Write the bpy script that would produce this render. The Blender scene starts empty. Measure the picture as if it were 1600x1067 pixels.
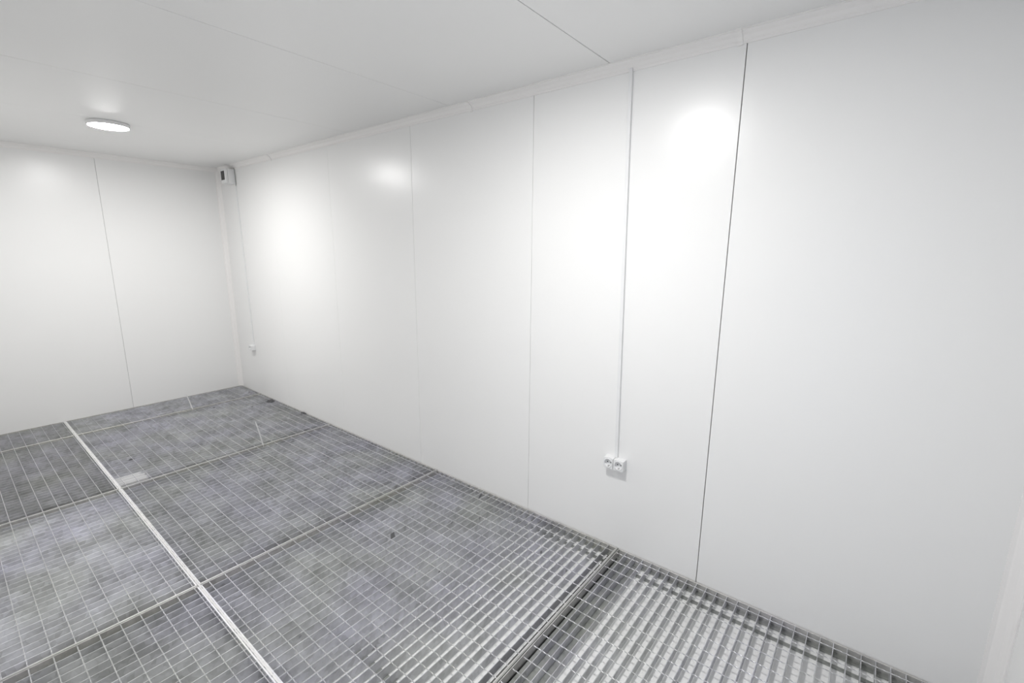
import bpy, bmesh, math, random
from mathutils import Vector, Matrix
random.seed(7)
scene = bpy.context.scene
COL = scene.collection

# ------------------------------------------------------------ camera, world, exposure
cam_d = bpy.data.cameras.new('camera')
cam = bpy.data.objects.new('camera', cam_d)
COL.objects.link(cam)
F_PX = 720.70
cam_d.sensor_width = 36.0
cam_d.lens = F_PX / 1600.0 * 36.0
cam_d.clip_start = 0.02
cam_d.clip_end = 60
RIGHT = Vector((0.78199578, 0.62324634, 0.00682605))
DOWN = Vector((0.12622224, -0.14762895, -0.98095547))
FWD = Vector((-0.61036918, 0.76796464, -0.19411277))
m = Matrix.Identity(4)
for i in range(3):
    m[i][0] = RIGHT[i]
    m[i][1] = -DOWN[i]
    m[i][2] = -FWD[i]
m.translation = Vector((3.74076597, -2.08275009, 1.55248321))
cam.matrix_world = m
scene.camera = cam

world = bpy.data.worlds.new('world')
scene.world = world
world.use_nodes = True
world.node_tree.nodes['Background'].inputs[0].default_value = (0.76, 0.83, 0.96, 1)
world.node_tree.nodes['Background'].inputs[1].default_value = 1.0

LAMP_POWER = 226.0           # radiance of the two lamp diffusers
scene.view_settings.view_transform = 'Standard'
scene.view_settings.look = 'None'
scene.view_settings.exposure = 0.0
scene.view_settings.gamma = 1.0
scene.view_settings.use_curve_mapping = False

# ------------------------------------------------------------ dimensions (metres)
X0, X1 = -1.906, 4.23        # back wall, near wall
YL = -2.36                   # left wall  (right wall stands at y = 0)
ZC = 2.3765                  # ceiling
ZT = -0.0465                 # top of the pale trays below the gratings
ZF = -0.15                   # steel floor under them
TR = 0.042                   # corner trim leg
GD = 0.040                   # grating depth
YJ = -1.505                  # long joint between the grating rows
DOOR = (3.05, 3.98, 2.02)     # open doorway in the left wall, beside the camera: x from, x to, top
BT = 0.025                   # support beam half width

# ------------------------------------------------------------ materials
def new_mat(name):
    mt = bpy.data.materials.new(name)
    mt.use_nodes = True
    nt = mt.node_tree
    return mt, nt, nt.nodes['Principled BSDF']

def paint(name, col, rough=0.3, spec=0.5, noise=0.0):
    mt, nt, b = new_mat(name)
    b.inputs['Base Color'].default_value = (*col, 1)
    b.inputs['Roughness'].default_value = rough
    b.inputs['Specular IOR Level'].default_value = spec
    tc = nt.nodes.new('ShaderNodeTexCoord')
    n = nt.nodes.new('ShaderNodeTexNoise')
    n.inputs['Scale'].default_value = 1.6
    n.inputs['Detail'].default_value = 3
    nt.links.new(tc.outputs['Object'], n.inputs['Vector'])
    mx = nt.nodes.new('ShaderNodeMix'); mx.data_type = 'RGBA'
    mx.inputs[6].default_value = (*[c * (1 - noise) for c in col], 1)
    mx.inputs[7].default_value = (*[min(1, c * (1 + noise)) for c in col], 1)
    nt.links.new(n.outputs['Fac'], mx.inputs[0])
    nt.links.new(mx.outputs[2], b.inputs['Base Color'])
    return mt

M_WALL = paint('coated_wall_panel', (0.915, 0.915, 0.91), 0.29, 0.5, 0.006)
M_CEIL = paint('coated_ceiling_panel', (0.905, 0.905, 0.90), 0.40, 0.5, 0.006)
M_TRIM = paint('white_trim', (0.94, 0.925, 0.915), 0.42, 0.4, 0.008)
M_PLASTIC = paint('white_plastic', (0.86, 0.865, 0.87), 0.35, 0.5, 0.004)
M_TIE = paint('white_nylon', (0.85, 0.85, 0.85), 0.4, 0.4)
M_SEAM = paint('seam_sealant', (0.34, 0.34, 0.33), 0.7, 0.2)  # grey backing that shows in the open panel joints
M_DARK = paint('dark_plastic', (0.028, 0.028, 0.028), 0.4, 0.5)
M_TRAY = paint('pale_coated_tray', (0.945, 0.945, 0.935), 0.45, 0.4, 0.02)

def galvanised(name, lo, hi, metallic=0.55, rough=0.5, scale=7.0, streak=(1, 1, 1), patch=None):
    """spangled zinc: two octaves of blotches and a cell pattern"""
    mt, nt, b = new_mat(name)
    N = nt.nodes; L = nt.links
    tc = N.new('ShaderNodeTexCoord')
    oi = N.new('ShaderNodeNewGeometry')
    mp = N.new('ShaderNodeMapping')
    mp.inputs['Scale'].default_value = streak
    L.new(oi.outputs['Position'], mp.inputs['Vector'])
    n1 = N.new('ShaderNodeTexNoise'); n1.inputs['Scale'].default_value = scale
    n1.inputs['Detail'].default_value = 4; n1.inputs['Roughness'].default_value = 0.6
    L.new(mp.outputs[0], n1.inputs['Vector'])
    v = N.new('ShaderNodeTexVoronoi'); v.inputs['Scale'].default_value = scale * 6
    L.new(mp.outputs[0], v.inputs['Vector'])
    bw = N.new('ShaderNodeRGBToBW'); L.new(v.outputs['Color'], bw.inputs[0])
    mul = N.new('ShaderNodeMath'); mul.operation = 'MULTIPLY_ADD'
    L.new(bw.outputs[0], mul.inputs[0]); mul.inputs[1].default_value = 0.26
    L.new(n1.outputs['Fac'], mul.inputs[2])
    ramp = N.new('ShaderNodeMapRange')
    L.new(mul.outputs[0], ramp.inputs['Value'])
    ramp.inputs['From Min'].default_value = 0.40
    ramp.inputs['From Max'].default_value = 0.85
    mx = N.new('ShaderNodeMix'); mx.data_type = 'RGBA'
    mx.inputs[6].default_value = (*lo, 1)
    mx.inputs[7].default_value = (*hi, 1)
    L.new(ramp.outputs[0], mx.inputs[0])
    # slow tint drift: greenish to bluish zinc
    n2 = N.new('ShaderNodeTexNoise'); n2.inputs['Scale'].default_value = 2.4
    L.new(oi.outputs['Position'], n2.inputs['Vector'])
    tint = N.new('ShaderNodeMix'); tint.data_type = 'RGBA'
    tint.inputs[6].default_value = (0.985, 1.0, 0.965, 1)
    tint.inputs[7].default_value = (1.0, 1.0, 1.055, 1)
    r2 = N.new('ShaderNodeMapRange'); L.new(n2.outputs['Fac'], r2.inputs['Value'])
    r2.inputs['From Min'].default_value = 0.35; r2.inputs['From Max'].default_value = 0.65
    L.new(r2.outputs[0], tint.inputs[0])
    m2 = N.new('ShaderNodeMix'); m2.data_type = 'RGBA'; m2.blend_type = 'MULTIPLY'
    m2.inputs[0].default_value = 1.0
    L.new(mx.outputs[2], m2.inputs[6]); L.new(tint.outputs[2], m2.inputs[7])
    n3 = N.new('ShaderNodeTexNoise'); n3.inputs['Scale'].default_value = 11; n3.inputs['Detail'].default_value = 1
    L.new(oi.outputs['Position'], n3.inputs['Vector'])
    r3 = N.new('ShaderNodeMapRange'); L.new(n3.outputs['Fac'], r3.inputs['Value'])
    r3.inputs['From Min'].default_value = 0.76; r3.inputs['From Max'].default_value = 0.80
    st = N.new('ShaderNodeMix'); st.data_type = 'RGBA'
    L.new(r3.outputs[0], st.inputs[0]); L.new(m2.outputs[2], st.inputs[6]); st.inputs[7].default_value = (0.2, 0.2, 0.21, 1)
    out = st.outputs[2]
    if patch:                              # a pale patch with its own ragged outline
        cx, cy, rx, ry, colr = patch
        sp = N.new('ShaderNodeSeparateXYZ'); L.new(oi.outputs['Position'], sp.inputs[0])
        def axis(o, c, r):
            a = N.new('ShaderNodeMath'); a.operation = 'SUBTRACT'; L.new(sp.outputs[o], a.inputs[0]); a.inputs[1].default_value = c
            d = N.new('ShaderNodeMath'); d.operation = 'DIVIDE'; L.new(a.outputs[0], d.inputs[0]); d.inputs[1].default_value = r
            p = N.new('ShaderNodeMath'); p.operation = 'POWER'; ab = N.new('ShaderNodeMath'); ab.operation = 'ABSOLUTE'
            L.new(d.outputs[0], ab.inputs[0]); L.new(ab.outputs[0], p.inputs[0]); p.inputs[1].default_value = 3
            return p
        ax, ay = axis(0, cx, rx), axis(1, cy, ry)
        s = N.new('ShaderNodeMath'); s.operation = 'ADD'; L.new(ax.outputs[0], s.inputs[0]); L.new(ay.outputs[0], s.inputs[1])
        s2 = N.new('ShaderNodeMath'); s2.operation = 'MULTIPLY_ADD'; L.new(n1.outputs['Fac'], s2.inputs[0]); s2.inputs[1].default_value = 1.2
        L.new(s.outputs[0], s2.inputs[2])
        rr = N.new('ShaderNodeMapRange'); L.new(s2.outputs[0], rr.inputs['Value'])
        rr.inputs['From Min'].default_value = 1.75; rr.inputs['From Max'].default_value = 1.35
        pm = N.new('ShaderNodeMix'); pm.data_type = 'RGBA'
        L.new(rr.outputs[0], pm.inputs[0]); L.new(out, pm.inputs[6]); pm.inputs[7].default_value = (*colr, 1)
        out = pm.outputs[2]
    L.new(out, b.inputs['Base Color'])
    b.inputs['Metallic'].default_value = metallic
    rg = N.new('ShaderNodeMapRange'); L.new(n1.outputs['Fac'], rg.inputs['Value'])
    rg.inputs['To Min'].default_value = rough - 0.1; rg.inputs['To Max'].default_value = rough + 0.12
    L.new(rg.outputs[0], b.inputs['Roughness'])
    return mt

M_BAR = galvanised('galvanised_bar', (0.37, 0.372, 0.38), (0.66, 0.66, 0.69), 0.2, patch=(-0.10, -1.435, 0.12, 0.10, (0.86, 0.86, 0.87)))
M_BAR_PALE = galvanised('galvanised_bar_pale', (0.48, 0.48, 0.49), (0.84, 0.84, 0.88), 0.2, scale=6)
M_BAR_DULL = galvanised('galvanised_bar_dull', (0.33, 0.33, 0.33), (0.56, 0.56, 0.58), 0.2, scale=8)
M_ROD = galvanised('galvanised_rod', (0.48, 0.48, 0.49), (0.68, 0.68, 0.69), 0.5, 0.42, 20)
M_EDGE = galvanised('galvanised_edge', (0.50, 0.49, 0.475), (0.68, 0.665, 0.645), 0.5, 0.45, 12)
M_JOINT = galvanised('pale_zinc_edge', (0.68, 0.68, 0.69), (0.84, 0.83, 0.83), 0.3, 0.45, 14)
M_LUMP = paint('dark_grey_lump', (0.10, 0.10, 0.105), 0.8, 0.2, 0.2)
M_STRIP = paint('white_filler', (0.80, 0.79, 0.79), 0.6, 0.3, 0.05)
M_BEAM = galvanised('galvanised_beam', (0.30, 0.31, 0.295), (0.42, 0.425, 0.405), 0.5, 0.5, 6)

m_em, nt, b = new_mat('lamp_diffuser_glow')
b.inputs['Base Color'].default_value = (0.9, 0.9, 0.9, 1)
b.inputs['Emission Color'].default_value = (1.0, 0.99, 0.975, 1)
b.inputs['Emission Strength'].default_value = LAMP_POWER
M_GLOW = m_em

# ------------------------------------------------------------ helpers
def box(bm, x0, x1, y0, y1, z0, z1, mi=0):
    vs = [bm.verts.new((x, y, z)) for x in (x0, x1) for y in (y0, y1) for z in (z0, z1)]
    for f in ((0, 1, 3, 2), (4, 6, 7, 5), (0, 4, 5, 1), (2, 3, 7, 6), (0, 2, 6, 4), (1, 5, 7, 3)):
        fc = bm.faces.new([vs[i] for i in f]); fc.material_index = mi
    return vs

def prism(bm, pts, axis, a, b_, mi=0):
    """extrude a closed 2D outline along an axis; pts are in the other two axes in xyz order"""
    def mk(p, t):
        if axis == 'x': return (t, p[0], p[1])
        if axis == 'y': return (p[0], t, p[1])
        return (p[0], p[1], t)
    A = [bm.verts.new(mk(p, a)) for p in pts]
    Bv = [bm.verts.new(mk(p, b_)) for p in pts]
    n = len(pts)
    for i in range(n):
        f = bm.faces.new((A[i], A[(i + 1) % n], Bv[(i + 1) % n], Bv[i])); f.material_index = mi
    bm.faces.new(A[::-1]).material_index = mi
    bm.faces.new(Bv).material_index = mi

def lathe(bm, prof, cx, cy, seg=64, axis='z', cz=0):
    rings = []
    for r, h in prof:
        if r < 1e-6:
            rings.append([bm.verts.new((cx, cy, h))])
        else:
            rings.append([bm.verts.new((cx + r * math.cos(2 * math.pi * k / seg), cy + r * math.sin(2 * math.pi * k / seg), h)) for k in range(seg)])
    for a, b_ in zip(rings, rings[1:]):
        for k in range(seg):
            k2 = (k + 1) % seg
            vs = []
            if len(a) == 1: vs = [a[0], b_[k], b_[k2]]
            elif len(b_) == 1: vs = [a[k], b_[0], a[k2]]
            else: vs = [a[k], b_[k], b_[k2], a[k2]]
            f = bm.faces.new(vs); f.smooth = True

def tube(bm, pts, r, seg=8):
    prev = None
    pts = [Vector(p) for p in pts]
    for i, p in enumerate(pts):
        t = (pts[min(i + 1, len(pts) - 1)] - pts[max(i - 1, 0)]).normalized()
        u = t.cross(Vector((0, 0, 1)))
        if u.length < 0.1: u = t.cross(Vector((0, 1, 0)))
        u.normalize(); w = t.cross(u)
        ring = [bm.verts.new(p + r * (math.cos(2 * math.pi * k / seg) * u + math.sin(2 * math.pi * k / seg) * w)) for k in range(seg)]
        if prev:
            for k in range(seg):
                f = bm.faces.new((prev[k], prev[(k + 1) % seg], ring[(k + 1) % seg], ring[k])); f.smooth = True
        else: bm.faces.new(ring[::-1])
        prev = ring
    bm.faces.new(prev)

def obj(name, bm, mats, parent=None, loc=(0, 0, 0), bevel=0, seg=2):
    bmesh.ops.recalc_face_normals(bm, faces=bm.faces[:])
    me = bpy.data.meshes.new(name)
    bm.to_mesh(me); bm.free()
    for mm in (mats if isinstance(mats, (list, tuple)) else [mats]):
        me.materials.append(mm)
    o = bpy.data.objects.new(name, me)
    COL.objects.link(o)
    o.location = loc
    if parent: o.parent = parent
    if bevel:
        md = o.modifiers.new('bevel', 'BEVEL'); md.width = bevel; md.segments = seg
        md.limit_method = 'ANGLE'; md.angle_limit = math.radians(35)
    return o

def thing(name, label, cat, loc=(0, 0, 0), group=None):
    o = bpy.data.objects.new(name, None)
    o.empty_display_size = 0.05
    COL.objects.link(o)
    o.location = loc
    o['label'] = label; o['category'] = cat
    if group: o['group'] = group
    return o

def tag(o, label, cat, group=None):
    o['label'] = label; o['category'] = cat
    if group: o['group'] = group
    return o

def struct(o, label=None):
    o['kind'] = 'structure'
    if label: o['label'] = label
    return o

# ------------------------------------------------------------ room shell of sandwich panels
TH = 0.06
def panel_run(name, axis, cuts, gaps, lo, hi, place, mat):
    """panels between the cuts with a narrow open joint (gap) between neighbours, backed by a dark core"""
    bm = bmesh.new()
    for i in range(len(cuts) - 1):
        a = cuts[i] + gaps[i] / 2
        b_ = cuts[i + 1] - gaps[i + 1] / 2
        if axis == 'right':   box(bm, a, b_, 0, 0.012, lo, hi)
        elif axis == 'left':  box(bm, a, b_, place - 0.012, place, lo, hi)
        elif axis == 'back':  box(bm, place - 0.012, place, a, b_, lo, hi)
        elif axis == 'near':  box(bm, place, place + 0.012, a, b_, lo, hi)
        elif axis == 'ceil':  box(bm, a, b_, lo, hi, ZC, ZC + 0.012)
    # chamfer the long edges of each panel skin at the joints
    A, Bq = cuts[0], cuts[-1]
    if axis == 'right':   box(bm, A, Bq, 0.0125, TH, lo, hi, 1)
    elif axis == 'left':  box(bm, A, Bq, place - TH, place - 0.0125, lo, hi, 1)
    elif axis == 'back':  box(bm, place - TH, place - 0.0125, A, Bq, lo, hi, 1)
    elif axis == 'near':  box(bm, place + 0.0125, place + TH, A, Bq, lo, hi, 1)
    elif axis == 'ceil':  box(bm, A, Bq, lo, hi, ZC + 0.0125, ZC + TH, 1)
    return struct(obj(name, bm, [mat, M_SEAM], bevel=0.0012, seg=2))

panel_run('wall_right', 'right', [X0 - TH, -0.77, 0.23, 1.231, 2.219, 3.2244, X1 + TH], [0, .0006, .0010, .0020, .0020, .0034, 0], ZF - 0.02, ZC + TH, 0, M_WALL)
panel_run('wall_left', 'left', [X0 - TH, -0.9, 0.1, 1.1, 2.1, DOOR[0]], [0, .002, .002, .002, .002, 0], ZF - 0.02, ZC + TH, YL, M_WALL)
bm = bmesh.new()                           # wall above, below and beyond the open doorway
for a, b_, lo, hi in ((DOOR[0], DOOR[1], DOOR[2], ZC + TH), (DOOR[0], DOOR[1], ZF - 0.02, -0.05), (DOOR[1], X1 + TH, ZF - 0.02, ZC + TH)):
    box(bm, a, b_, YL - TH, YL, lo, hi)
struct(obj('wall_left_end', bm, M_WALL))
bm = bmesh.new()                           # door frame round the opening
for a, b_, lo, hi in ((DOOR[0], DOOR[0] + .04, 0, DOOR[2]), (DOOR[1] - .04, DOOR[1], 0, DOOR[2]), (DOOR[0] + .04, DOOR[1] - .04, DOOR[2] - .04, DOOR[2])):
    box(bm, a, b_, YL - TH - .01, YL + .008, lo, hi)
struct(obj('door_1', bm, M_TRIM))
panel_run('wall_back', 'back', [YL, -2.0, -1.004, 0], [0, .002, .0016, 0], ZF - 0.02, ZC + TH, X0, M_WALL)
panel_run('wall_near', 'near', [YL, -2.0, -1.0, 0], [0, .002, .002, 0], ZF - 0.02, ZC + TH, X1, M_WALL)
panel_run('ceiling', 'ceil', [X0, -1.4, -0.40, 0.60, 1.64, 2.665, 3.7, X1], [0, .001, .0012, .0026, .0028, .0036, .002, 0], YL, 0, 0, M_CEIL)

bm = bmesh.new()
box(bm, X0, X1, YL, 0, ZF - 0.03, ZF)
struct(obj('floor', bm, M_BEAM))

# corner trims: slanted cove with a small flat lip along each edge
def cove(sx, sz):
    """outline in (offset from wall, offset from ceiling) for a trim of leg TR"""
    l, t, k = TR, 0.0035, 0.009
    return [(0, 0), (l, 0), (l, t), (l - k, t + 0.001), (0.75 * l - .003, 0.22 * l), (0.5 * l - 0.004, 0.5 * l - 0.004), (0.22 * l, 0.75 * l - .003), (t + 0.001, l - k), (t, l), (0, l)]
c0 = cove(1, 1)
def trim_run(name, make, label=None):
    bm = bmesh.new(); make(bm)
    return struct(obj(name, bm, M_TRIM))
tr_right = trim_run('trim_1', lambda bm: prism(bm, [(-u, ZC - v) for u, v in c0], 'x', X0, X1))
tr_back = trim_run('trim_2', lambda bm: prism(bm, [(X0 + u, ZC - v) for u, v in c0], 'y', YL, -TR * 0.2))
tr_left = trim_run('trim_3', lambda bm: prism(bm, [(YL + u, ZC - v) for u, v in c0], 'x', X0 + TR * .2, X1))
tr_near = trim_run('trim_4', lambda bm: prism(bm, [(X1 - u, ZC - v) for u, v in c0], 'y', YL + TR * .2, -TR * 0.2))
tr_c1 = trim_run('trim_5', lambda bm: prism(bm, [(X0 + u, -v) for u, v in c0], 'z', 0.0, ZC - TR * .6))
tr_c2 = trim_run('trim_6', lambda bm: prism(bm, [(X1 - u * 1.2, -v * 1.2) for u, v in c0], 'z', 0.0, ZC - TR * .6))
for x in (3.200, 1.778, -0.700):        # butt covers over the joints of the right-hand trim
    bm = bmesh.new()
    e = 0.004
    prism(bm, [(-(u + (e if u > 0 else 0)), ZC - (v + (e if v > 0 else 0))) for u, v in c0], 'x', x - 0.010, x + 0.010)
    obj('joint_cover', bm, M_TRIM, tr_right)

# ------------------------------------------------------------ ceiling lamps
def lamp(x, y, label, first=None):
    if first is None:
        t = thing('ceiling_lamp', label, 'lamp', (x, y, ZC), 'round surface-mounted ceiling lamps')
        bm = bmesh.new()
        lathe(bm, [(0, 0), (0.112, 0), (0.115, -0.003), (0.115, -0.024), (0.113, -0.026), (0.1085, -0.026), (0.1085, -0.016), (0, -0.016)], 0, 0)
        obj('housing', bm, M_PLASTIC, t)
        bm = bmesh.new()
        lathe(bm, [(0.0, -0.0165), (0.108, -0.0165), (0.108, -0.0260), (0.103, -0.0275), (0.092, -0.029), (0.05, -0.0305), (0, -0.031)], 0, 0)
        obj('diffuser', bm, M_GLOW, t)
        return t
    t = first.copy(); COL.objects.link(t); t.location = (x, y, ZC); t['label'] = label
    for ch in first.children:
        c = ch.copy(); COL.objects.link(c); c.parent = t
    return t
L1 = lamp(-0.475, -1.175, 'lit round white ceiling lamp near the back wall, upper left of the photo')
lamp(2.73, -1.19, 'round white ceiling lamp nearest the camera, above the double socket end of the room', L1)

# ------------------------------------------------------------ support beams under the gratings
def beam_label(o, lab): tag(o, lab, 'beam', 'support beams under the gratings')
for xj, lab in ((2.82, 'galvanised cross beam under the joint nearest the camera, over pale tray'),
                (1.41, 'galvanised cross beam under the second grating joint from the camera'),
                (0.0, 'galvanised cross beam under the grating joint where the longer cable tie stands'),
                (-1.41, 'galvanised cross beam under the joint of the narrow gratings at the back wall')):
    bm = bmesh.new()
    box(bm, xj - 0.0018, xj + 0.0034, YL + 0.004, -0.004, -GD, -0.0006)             # locating fin between two gratings
    box(bm, xj - 0.004, xj + 0.006, YL + 0.04, -0.04, ZF + 0.006, -GD - 0.0005)     # web under the joint
    box(bm, xj - 0.05, xj + 0.05, YL + 0.04, -0.04, ZF, ZF + 0.006)                 # foot
    box(bm, xj + 0.016, xj + 0.122, YL + 0.04, -0.04, -GD - 0.0045, -GD - 0.0005)   # bearing flange
    box(bm, xj + 0.026, xj + 0.030, YL + 0.04, -0.04, ZF + 0.006, -GD - 0.0045)
    beam_label(obj('support_beam', bm, M_BEAM), lab)
# wall ledge angles
for nm, y0, y1, lab in (('wall_ledge', -0.036, -0.002, 'galvanised angle ledge fixed along the foot of the right wall'),
                        ('wall_ledge', YL + 0.002, YL + 0.036, 'galvanised angle ledge fixed along the foot of the left wall')):
    bm = bmesh.new()
    box(bm, X0 + .002, X1 - .002, y0, y1, -GD - 0.004, -GD)
    yy = (-0.006, -0.002) if y1 > -0.1 else (YL + .002, YL + .006)
    box(bm, X0 + .002, X1 - .002, yy[0], yy[1], -GD - 0.044, -GD - 0.004)
    tag(obj(nm, bm, M_BEAM), lab, 'ledge')
# longitudinal rails between the cross beams
xs = [X0, -1.41, 0.0, 1.41, 2.82, X1]
RAILS = ((-0.101, -0.084, -GD - .0005, ZT, 'near the right wall'), (-1.235, -1.212, -GD - .0005, ZT, 'under the wide gratings'), (YJ - 0.02, YJ + 0.02, -GD - .0005, ZT, 'under the long joint'))
WHERE = ['at the back wall', 'second bay from the back wall', 'middle bay', 'bay before the nearest one', 'bay nearest the camera']
for k in range(5):                          # one pale tray per bay
    xa, xb = xs[k] + (0.126 if k else 0.03), xs[k + 1] - 0.042
    bm = bmesh.new()
    box(bm, xa, xb, YL + 0.03, -0.022, ZT - 0.003, ZT)
    for a in (xa, xb - .003):
        box(bm, a, a + .003, YL + 0.03, -0.022, ZF, ZT - .003)
    tag(obj('drip_tray', bm, M_TRAY), 'pale flat tray lying under the gratings, %s' % WHERE[k], 'tray', 'pale trays under the gratings')
    for y0, y1, zt, zb, lab in (RAILS if k else ()):
        bm = bmesh.new()
        box(bm, xa, xb, y0, y1, zb, zt)
        tag(obj('support_rail', bm, M_BEAM), 'thin galvanised rail below the gratings %s, %s' % (lab, WHERE[k]), 'rail', 'rails below the gratings')

# ------------------------------------------------------------ gratings
def grating(x0, x1, y0, y1, label, bar_mat, rod_phase=0.0, z=0.0):
    """one galvanised panel: welded flat frame, deep bearing bars along y, twisted rods along x"""
    g = 0.0045
    xa, xb, ya, yb = x0 + 0.0068, x1 - 0.0020, y0 + g, y1 - g
    t = thing('floor_grating', label, 'grating', (xa, ya, z), 'galvanised floor gratings')
    Lx, Ly = xb - xa, yb - ya
    e = 0.0062
    for (a0, a1, b0, b1, mt) in ((0, 0.0034, 0, Ly, M_EDGE), (Lx - e, Lx, 0, Ly, M_EDGE), (e, Lx - e, 0, e, M_JOINT), (e, Lx - e, Ly - e, Ly, M_JOINT if yb < -0.2 else M_EDGE)):
        bm = bmesh.new()
        box(bm, a0, a1, b0, b1, -GD, 0)
        obj('frame_bar', bm, mt, t, bevel=0.0006, seg=1)
    bm = bmesh.new()
    pitch = 0.045
    n = int(round((Lx - 0.03) / pitch))
    off = (Lx - (n - 1) * pitch) / 2
    for i in range(n):
        x = off + i * pitch
        box(bm, x - 0.0013, x + 0.0013, e, Ly - e, -GD, -0.0004)
    obj('bearing_bars', bm, bar_mat, t)
    bm = bmesh.new()
    rp = 0.0677
    m_ = int((Ly - 0.03) / rp) + 1
    roff = (Ly - (m_ - 1) * rp) / 2
    s = 0.0022
    for j in range(m_):
        y = roff + j * rp
        prev = None
        steps = max(2, int(Lx / 0.0075))
        ph = random.random() * 6
        for k in range(steps + 1):
            x = e + (Lx - 2 * e) * k / steps
            an = ph + x / 0.09 * 2 * math.pi
            ring = [bm.verts.new((x, y + s * 1.0 * math.cos(an + q * math.pi / 2), -0.0022 + s * math.sin(an + q * math.pi / 2))) for q in range(4)]
            if prev:
                for q in range(4):
                    bm.faces.new((prev[q], prev[(q + 1) % 4], ring[(q + 1) % 4], ring[q]))
            prev = ring
    obj('cross_rods', bm, M_ROD, t)
    return t

XG = [X0 + 0.002, -1.41, 0.0, 1.41, 2.82, X1 - 0.002]
YR = (YJ, -0.003)
YLL = (YL + 0.003, YJ)
R_LAB = ['narrow steel floor grating in the back right corner, against both walls',
         'steel floor grating along the right wall holding a cable tie at each end',
         'middle steel floor grating along the right wall, third from the back wall',
         'steel floor grating along the right wall with pale tray beginning to show through',
         'nearest steel floor grating along the right wall, pale tray showing through every cell']
L_LAB = ['narrow steel floor grating against the back wall, at the photo left edge',
         'darker steel floor grating left of the long joint, near the back wall',
         'pale blotchy steel floor grating left of the long joint, in the middle bay',
         'steel floor grating left of the long joint, at the bottom left corner of the photo',
         'steel floor grating beside the camera, left of the long joint']
R_MAT = [M_BAR, M_BAR, M_BAR, M_BAR, M_BAR]
L_MAT = [M_BAR_DULL, M_BAR_DULL, M_BAR_PALE, M_BAR, M_BAR]
for i in range(5):
    grating(XG[i], XG[i + 1], YR[0], YR[1], R_LAB[i], R_MAT[i])
    grating(XG[i], XG[i + 1], YLL[0], YLL[1], L_LAB[i], L_MAT[i])

bm = bmesh.new()                            # pale ragged filler strip in the long joint
n = 700
prev = None
for k in range(n + 1):
    x = X0 + 0.004 + (X1 - X0 - 0.008) * k / n
    a, b_ = 0.0043 + random.uniform(-.0014, .0018), 0.0043 + random.uniform(-.0014, .0018)
    h = 0.0012 + random.uniform(0, .0012)
    q = [bm.verts.new(v) for v in ((x, YJ - a, 0.0002), (x, YJ - a * .6, h), (x, YJ + b_ * .6, h), (x, YJ + b_, 0.0002))]
    if prev:
        for i in range(4):
            bm.faces.new((prev[i], prev[(i + 1) % 4], q[(i + 1) % 4], q[i]))
    else: bm.faces.new(q)
    prev = q
bm.faces.new(prev[::-1])
tag(obj('joint_strip', bm, M_STRIP), 'long ragged white strip filling the joint between the two rows of gratings', 'joint strip')

# ------------------------------------------------------------ cable trunkings
def trunk(xb, xt, zb, zt, w, d, label):
    bm = bmesh.new()
    vs = box(bm, -w / 2, w / 2, -d, 0, 0, zt - zb)
    for v in vs:
        if v.co.z > 0.01: v.co.x += xt - xb
    return tag(obj('cable_trunking', bm, M_PLASTIC, loc=(xb, -0.0003, zb), bevel=0.0012), label, 'trunking', 'white cable trunkings')
trunk(2.7850, 2.755, 0.509, ZC - 0.030, 0.016, 0.014, 'white vertical cable trunking running up from the double socket to the ceiling trim')
trunk(-1.462, -1.505, 0.533, 2.19, 0.024, 0.006, 'thin white trunking from the corner box down to the far single socket')

# ------------------------------------------------------------ sockets
def socket_insert(parent, cx, cz, yf):
    """round recessed schuko insert: cup, pins, clips"""
    bm = bmesh.new()
    seg = 32
    def ring(r, y):
        return [bm.verts.new((cx + r * math.cos(2 * math.pi * k / seg), y, cz + r * math.sin(2 * math.pi * k / seg))) for k in range(seg)]
    R = [ring(0.0235, yf), ring(0.0235, yf - 0.0015), ring(0.0205, yf - 0.0015), ring(0.0200, yf + 0.0145)]
    for a, b_ in zip(R, R[1:]):
        for k in range(seg):
            f = bm.faces.new((a[k], a[(k + 1) % seg], b_[(k + 1) % seg], b_[k])); f.smooth = True
    bm.faces.new(R[-1])
    cup = obj('socket_cup', bm, M_PLASTIC, parent)
    for s in (-1, 1):
        bm = bmesh.new()
        tube(bm, [(cx + s * 0.0095, yf + 0.0142, cz), (cx + s * 0.0095, yf + 0.0138, cz)], 0.0032, 12)
        obj('pin_hole', bm, M_DARK, cup)
        bm = bmesh.new()
        box(bm, cx - 0.003, cx + 0.003, yf + 0.001, yf + 0.013, cz + s * 0.0175 - 0.0012, cz + s * 0.0175 + 0.0012)
        obj('earth_clip', bm, M_EDGE, cup)

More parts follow.
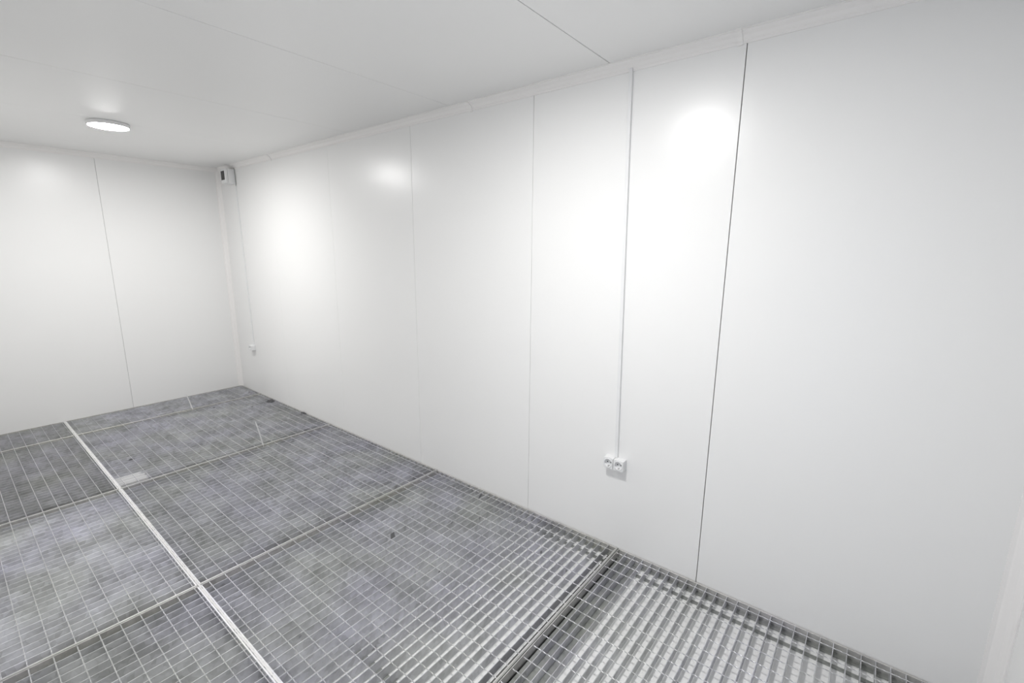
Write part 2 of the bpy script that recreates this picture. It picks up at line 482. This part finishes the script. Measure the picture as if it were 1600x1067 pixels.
def socket(x, z, w, h, d, n, label):
    t = thing('wall_socket', label, 'socket', (x, 0, z))
    # housing with round openings: front plate built as a ring of quads around each hole
    bm = bmesh.new()
    yf = -d
    box(bm, -w / 2, w / 2, -d * 0.32, -0.0003, -h / 2, h / 2)
    obj('back_box', bm, M_PLASTIC, t, bevel=0.002)
    bm = bmesh.new()
    cw = w / n
    seg = 32
    for i in range(n):
        cx = -w / 2 + cw * (i + .5)
        rin, sq = [], []
        hw, hh = cw / 2 - (0.0015 if n > 1 else 0.002), h / 2 - 0.001
        for k in range(seg):
            a = 2 * math.pi * k / seg
            c, s = math.cos(a), math.sin(a)
            rin.append(bm.verts.new((cx + 0.0235 * c, yf, 0.0235 * s)))
            q = min(hw / abs(c) if abs(c) > 1e-6 else 9, hh / abs(s) if abs(s) > 1e-6 else 9)
            sq.append((cx + q * c, q * s))
        out = [bm.verts.new((p[0], yf, p[1])) for p in sq]
        bk = [bm.verts.new((p[0], -d * 0.33, p[1])) for p in sq]
        for k in range(seg):
            k2 = (k + 1) % seg
            bm.faces.new((rin[k], rin[k2], out[k2], out[k]))
            bm.faces.new((out[k], out[k2], bk[k2], bk[k]))
    obj('cover_plate', bm, M_PLASTIC, t)
    for i in range(n):
        socket_insert(t, -w / 2 + cw * (i + .5), 0, yf)
    return t
socket(2.783, 0.480, 0.112, 0.058, 0.040, 2, 'white surface-mounted double wall socket at the foot of the long trunking')
socket(-1.470, 0.505, 0.075, 0.060, 0.045, 1, 'small white single wall socket near the back right corner')

# ------------------------------------------------------------ box in the upper corner
t = thing('control_box', 'small white wall box with a dark window in the upper back right corner', 'control box', (-1.555, 0, 2.262))
bm = bmesh.new()
box(bm, -0.055, 0.055, -0.068, -0.0003, -0.070, 0.070)
obj('back_box', bm, M_PLASTIC, t, bevel=0.004)
bm = bmesh.new()
box(bm, -0.053, 0.053, -0.095, -0.0685, -0.068, 0.068)
obj('front_cover', bm, M_PLASTIC, t, bevel=0.005)
bm = bmesh.new()
box(bm, -0.038, 0.040, -0.0975, -0.0935, -0.038, 0.048)
w = obj('display_window', bm, M_DARK, t, bevel=0.002); w['label'] = 'dark window'
bm = bmesh.new()
tube(bm, [(0.0, -0.004, 0.098), (0.03, -0.005, 0.092), (0.055, -0.006, 0.080), (0.064, -0.006, 0.06), (0.066, -0.005, 0.0), (0.066, -0.005, -0.075), (0.060, -0.005, -0.09)], 0.0028, 10)
tag(obj('cable', bm, M_BEAM, loc=(-1.555, -0.001, 2.262)), 'thin grey cable looped over the top of the corner box', 'cable')

# ------------------------------------------------------------ cable ties standing on the gratings
def tie(base, top, label):
    bm = bmesh.new()
    b0, t0 = Vector(base), Vector(top)
    n = 14
    side = Vector((0.35, 0.94, 0)).normalized()
    prev = None
    for k in range(n + 1):
        u = k / n
        p = b0.lerp(t0, u) + Vector((0.001, 0.002, 0)) * math.sin(u * math.pi)
        wd = 0.0046 * (1 - 0.55 * max(0, (u - .85) / .15))
        q = [p + side * wd + Vector((0.0012, 0, 0)), p - side * wd + Vector((0.0012, 0, 0)), p - side * wd - Vector((0.0012, 0, 0)), p + side * wd - Vector((0.0012, 0, 0))]
        r = [bm.verts.new(v) for v in q]
        if prev:
            for i in range(4): bm.faces.new((prev[i], prev[(i + 1) % 4], r[(i + 1) % 4], r[i]))
        else: bm.faces.new(r)
        prev = r
    bm.faces.new(prev)
    o = thing('cable_tie', label, 'cable tie', (0, 0, 0), 'white cable ties on the gratings')
    obj('strap', bm, M_TIE, o)
    bm = bmesh.new()                       # the loop round the two frame bars, and the locking head
    h = 0.010
    cxx = b0.x
    for (xa, xb, za, zb) in ((cxx - h - .0015, cxx + h + .0015, 0.0004, 0.0020), (cxx - h - .0015, cxx - h, -0.036, 0.0004), (cxx + h, cxx + h + .0015, -0.036, 0.0004)):
        box(bm, xa, xb, b0.y - 0.0024, b0.y + 0.0024, za, zb)
    obj('loop', bm, M_TIE, o)
    bm = bmesh.new()
    box(bm, cxx - 0.0045, cxx + 0.0045, b0.y - 0.0045, b0.y + 0.0045, 0.0021, 0.0105)
    obj('head', bm, M_TIE, o, bevel=0.001)
    return o
tie((-1.410, -0.655, 0.004), (-1.412, -0.690, 0.160), 'shorter white cable tie standing on the joint beside the back strip of grating')
tie((0.0, -0.600, 0.004), (0.0, -0.637, 0.205), 'longer white cable tie standing on the second grating joint')

# ------------------------------------------------------------ low dark grey lumps set along the right wall
def lump(x, y, lx, ly, label, seed):
    rnd = random.Random(seed)
    bm = bmesh.new()
    top, bot = [], []
    n = 14
    for k in range(n):
        a = 2 * math.pi * k / n
        q = rnd.uniform(0.65, 1.1)
        px, py = lx * math.cos(a) * q, ly * math.sin(a) * q
        bot.append(bm.verts.new((px, py, 0)))
        top.append(bm.verts.new((px * .8, py * .75, rnd.uniform(.002, .006))))
    c = bm.verts.new((0, 0, 0.008))
    for k in range(n):
        k2 = (k + 1) % n
        bm.faces.new((bot[k], bot[k2], top[k2], top[k])); bm.faces.new((top[k], top[k2], c))
    bm.faces.new(bot[::-1])
    tag(obj('dark_lump', bm, M_LUMP, loc=(x, y, 0.0005)), label, 'lump')
lump(-1.055, -0.058, 0.055, 0.042, 'dark grey scrap lying against the right wall nearest the back corner', 3)
lump(-0.455, -0.026, 0.05, 0.018, 'smaller dark grey scrap against the right wall, before the second joint', 5)
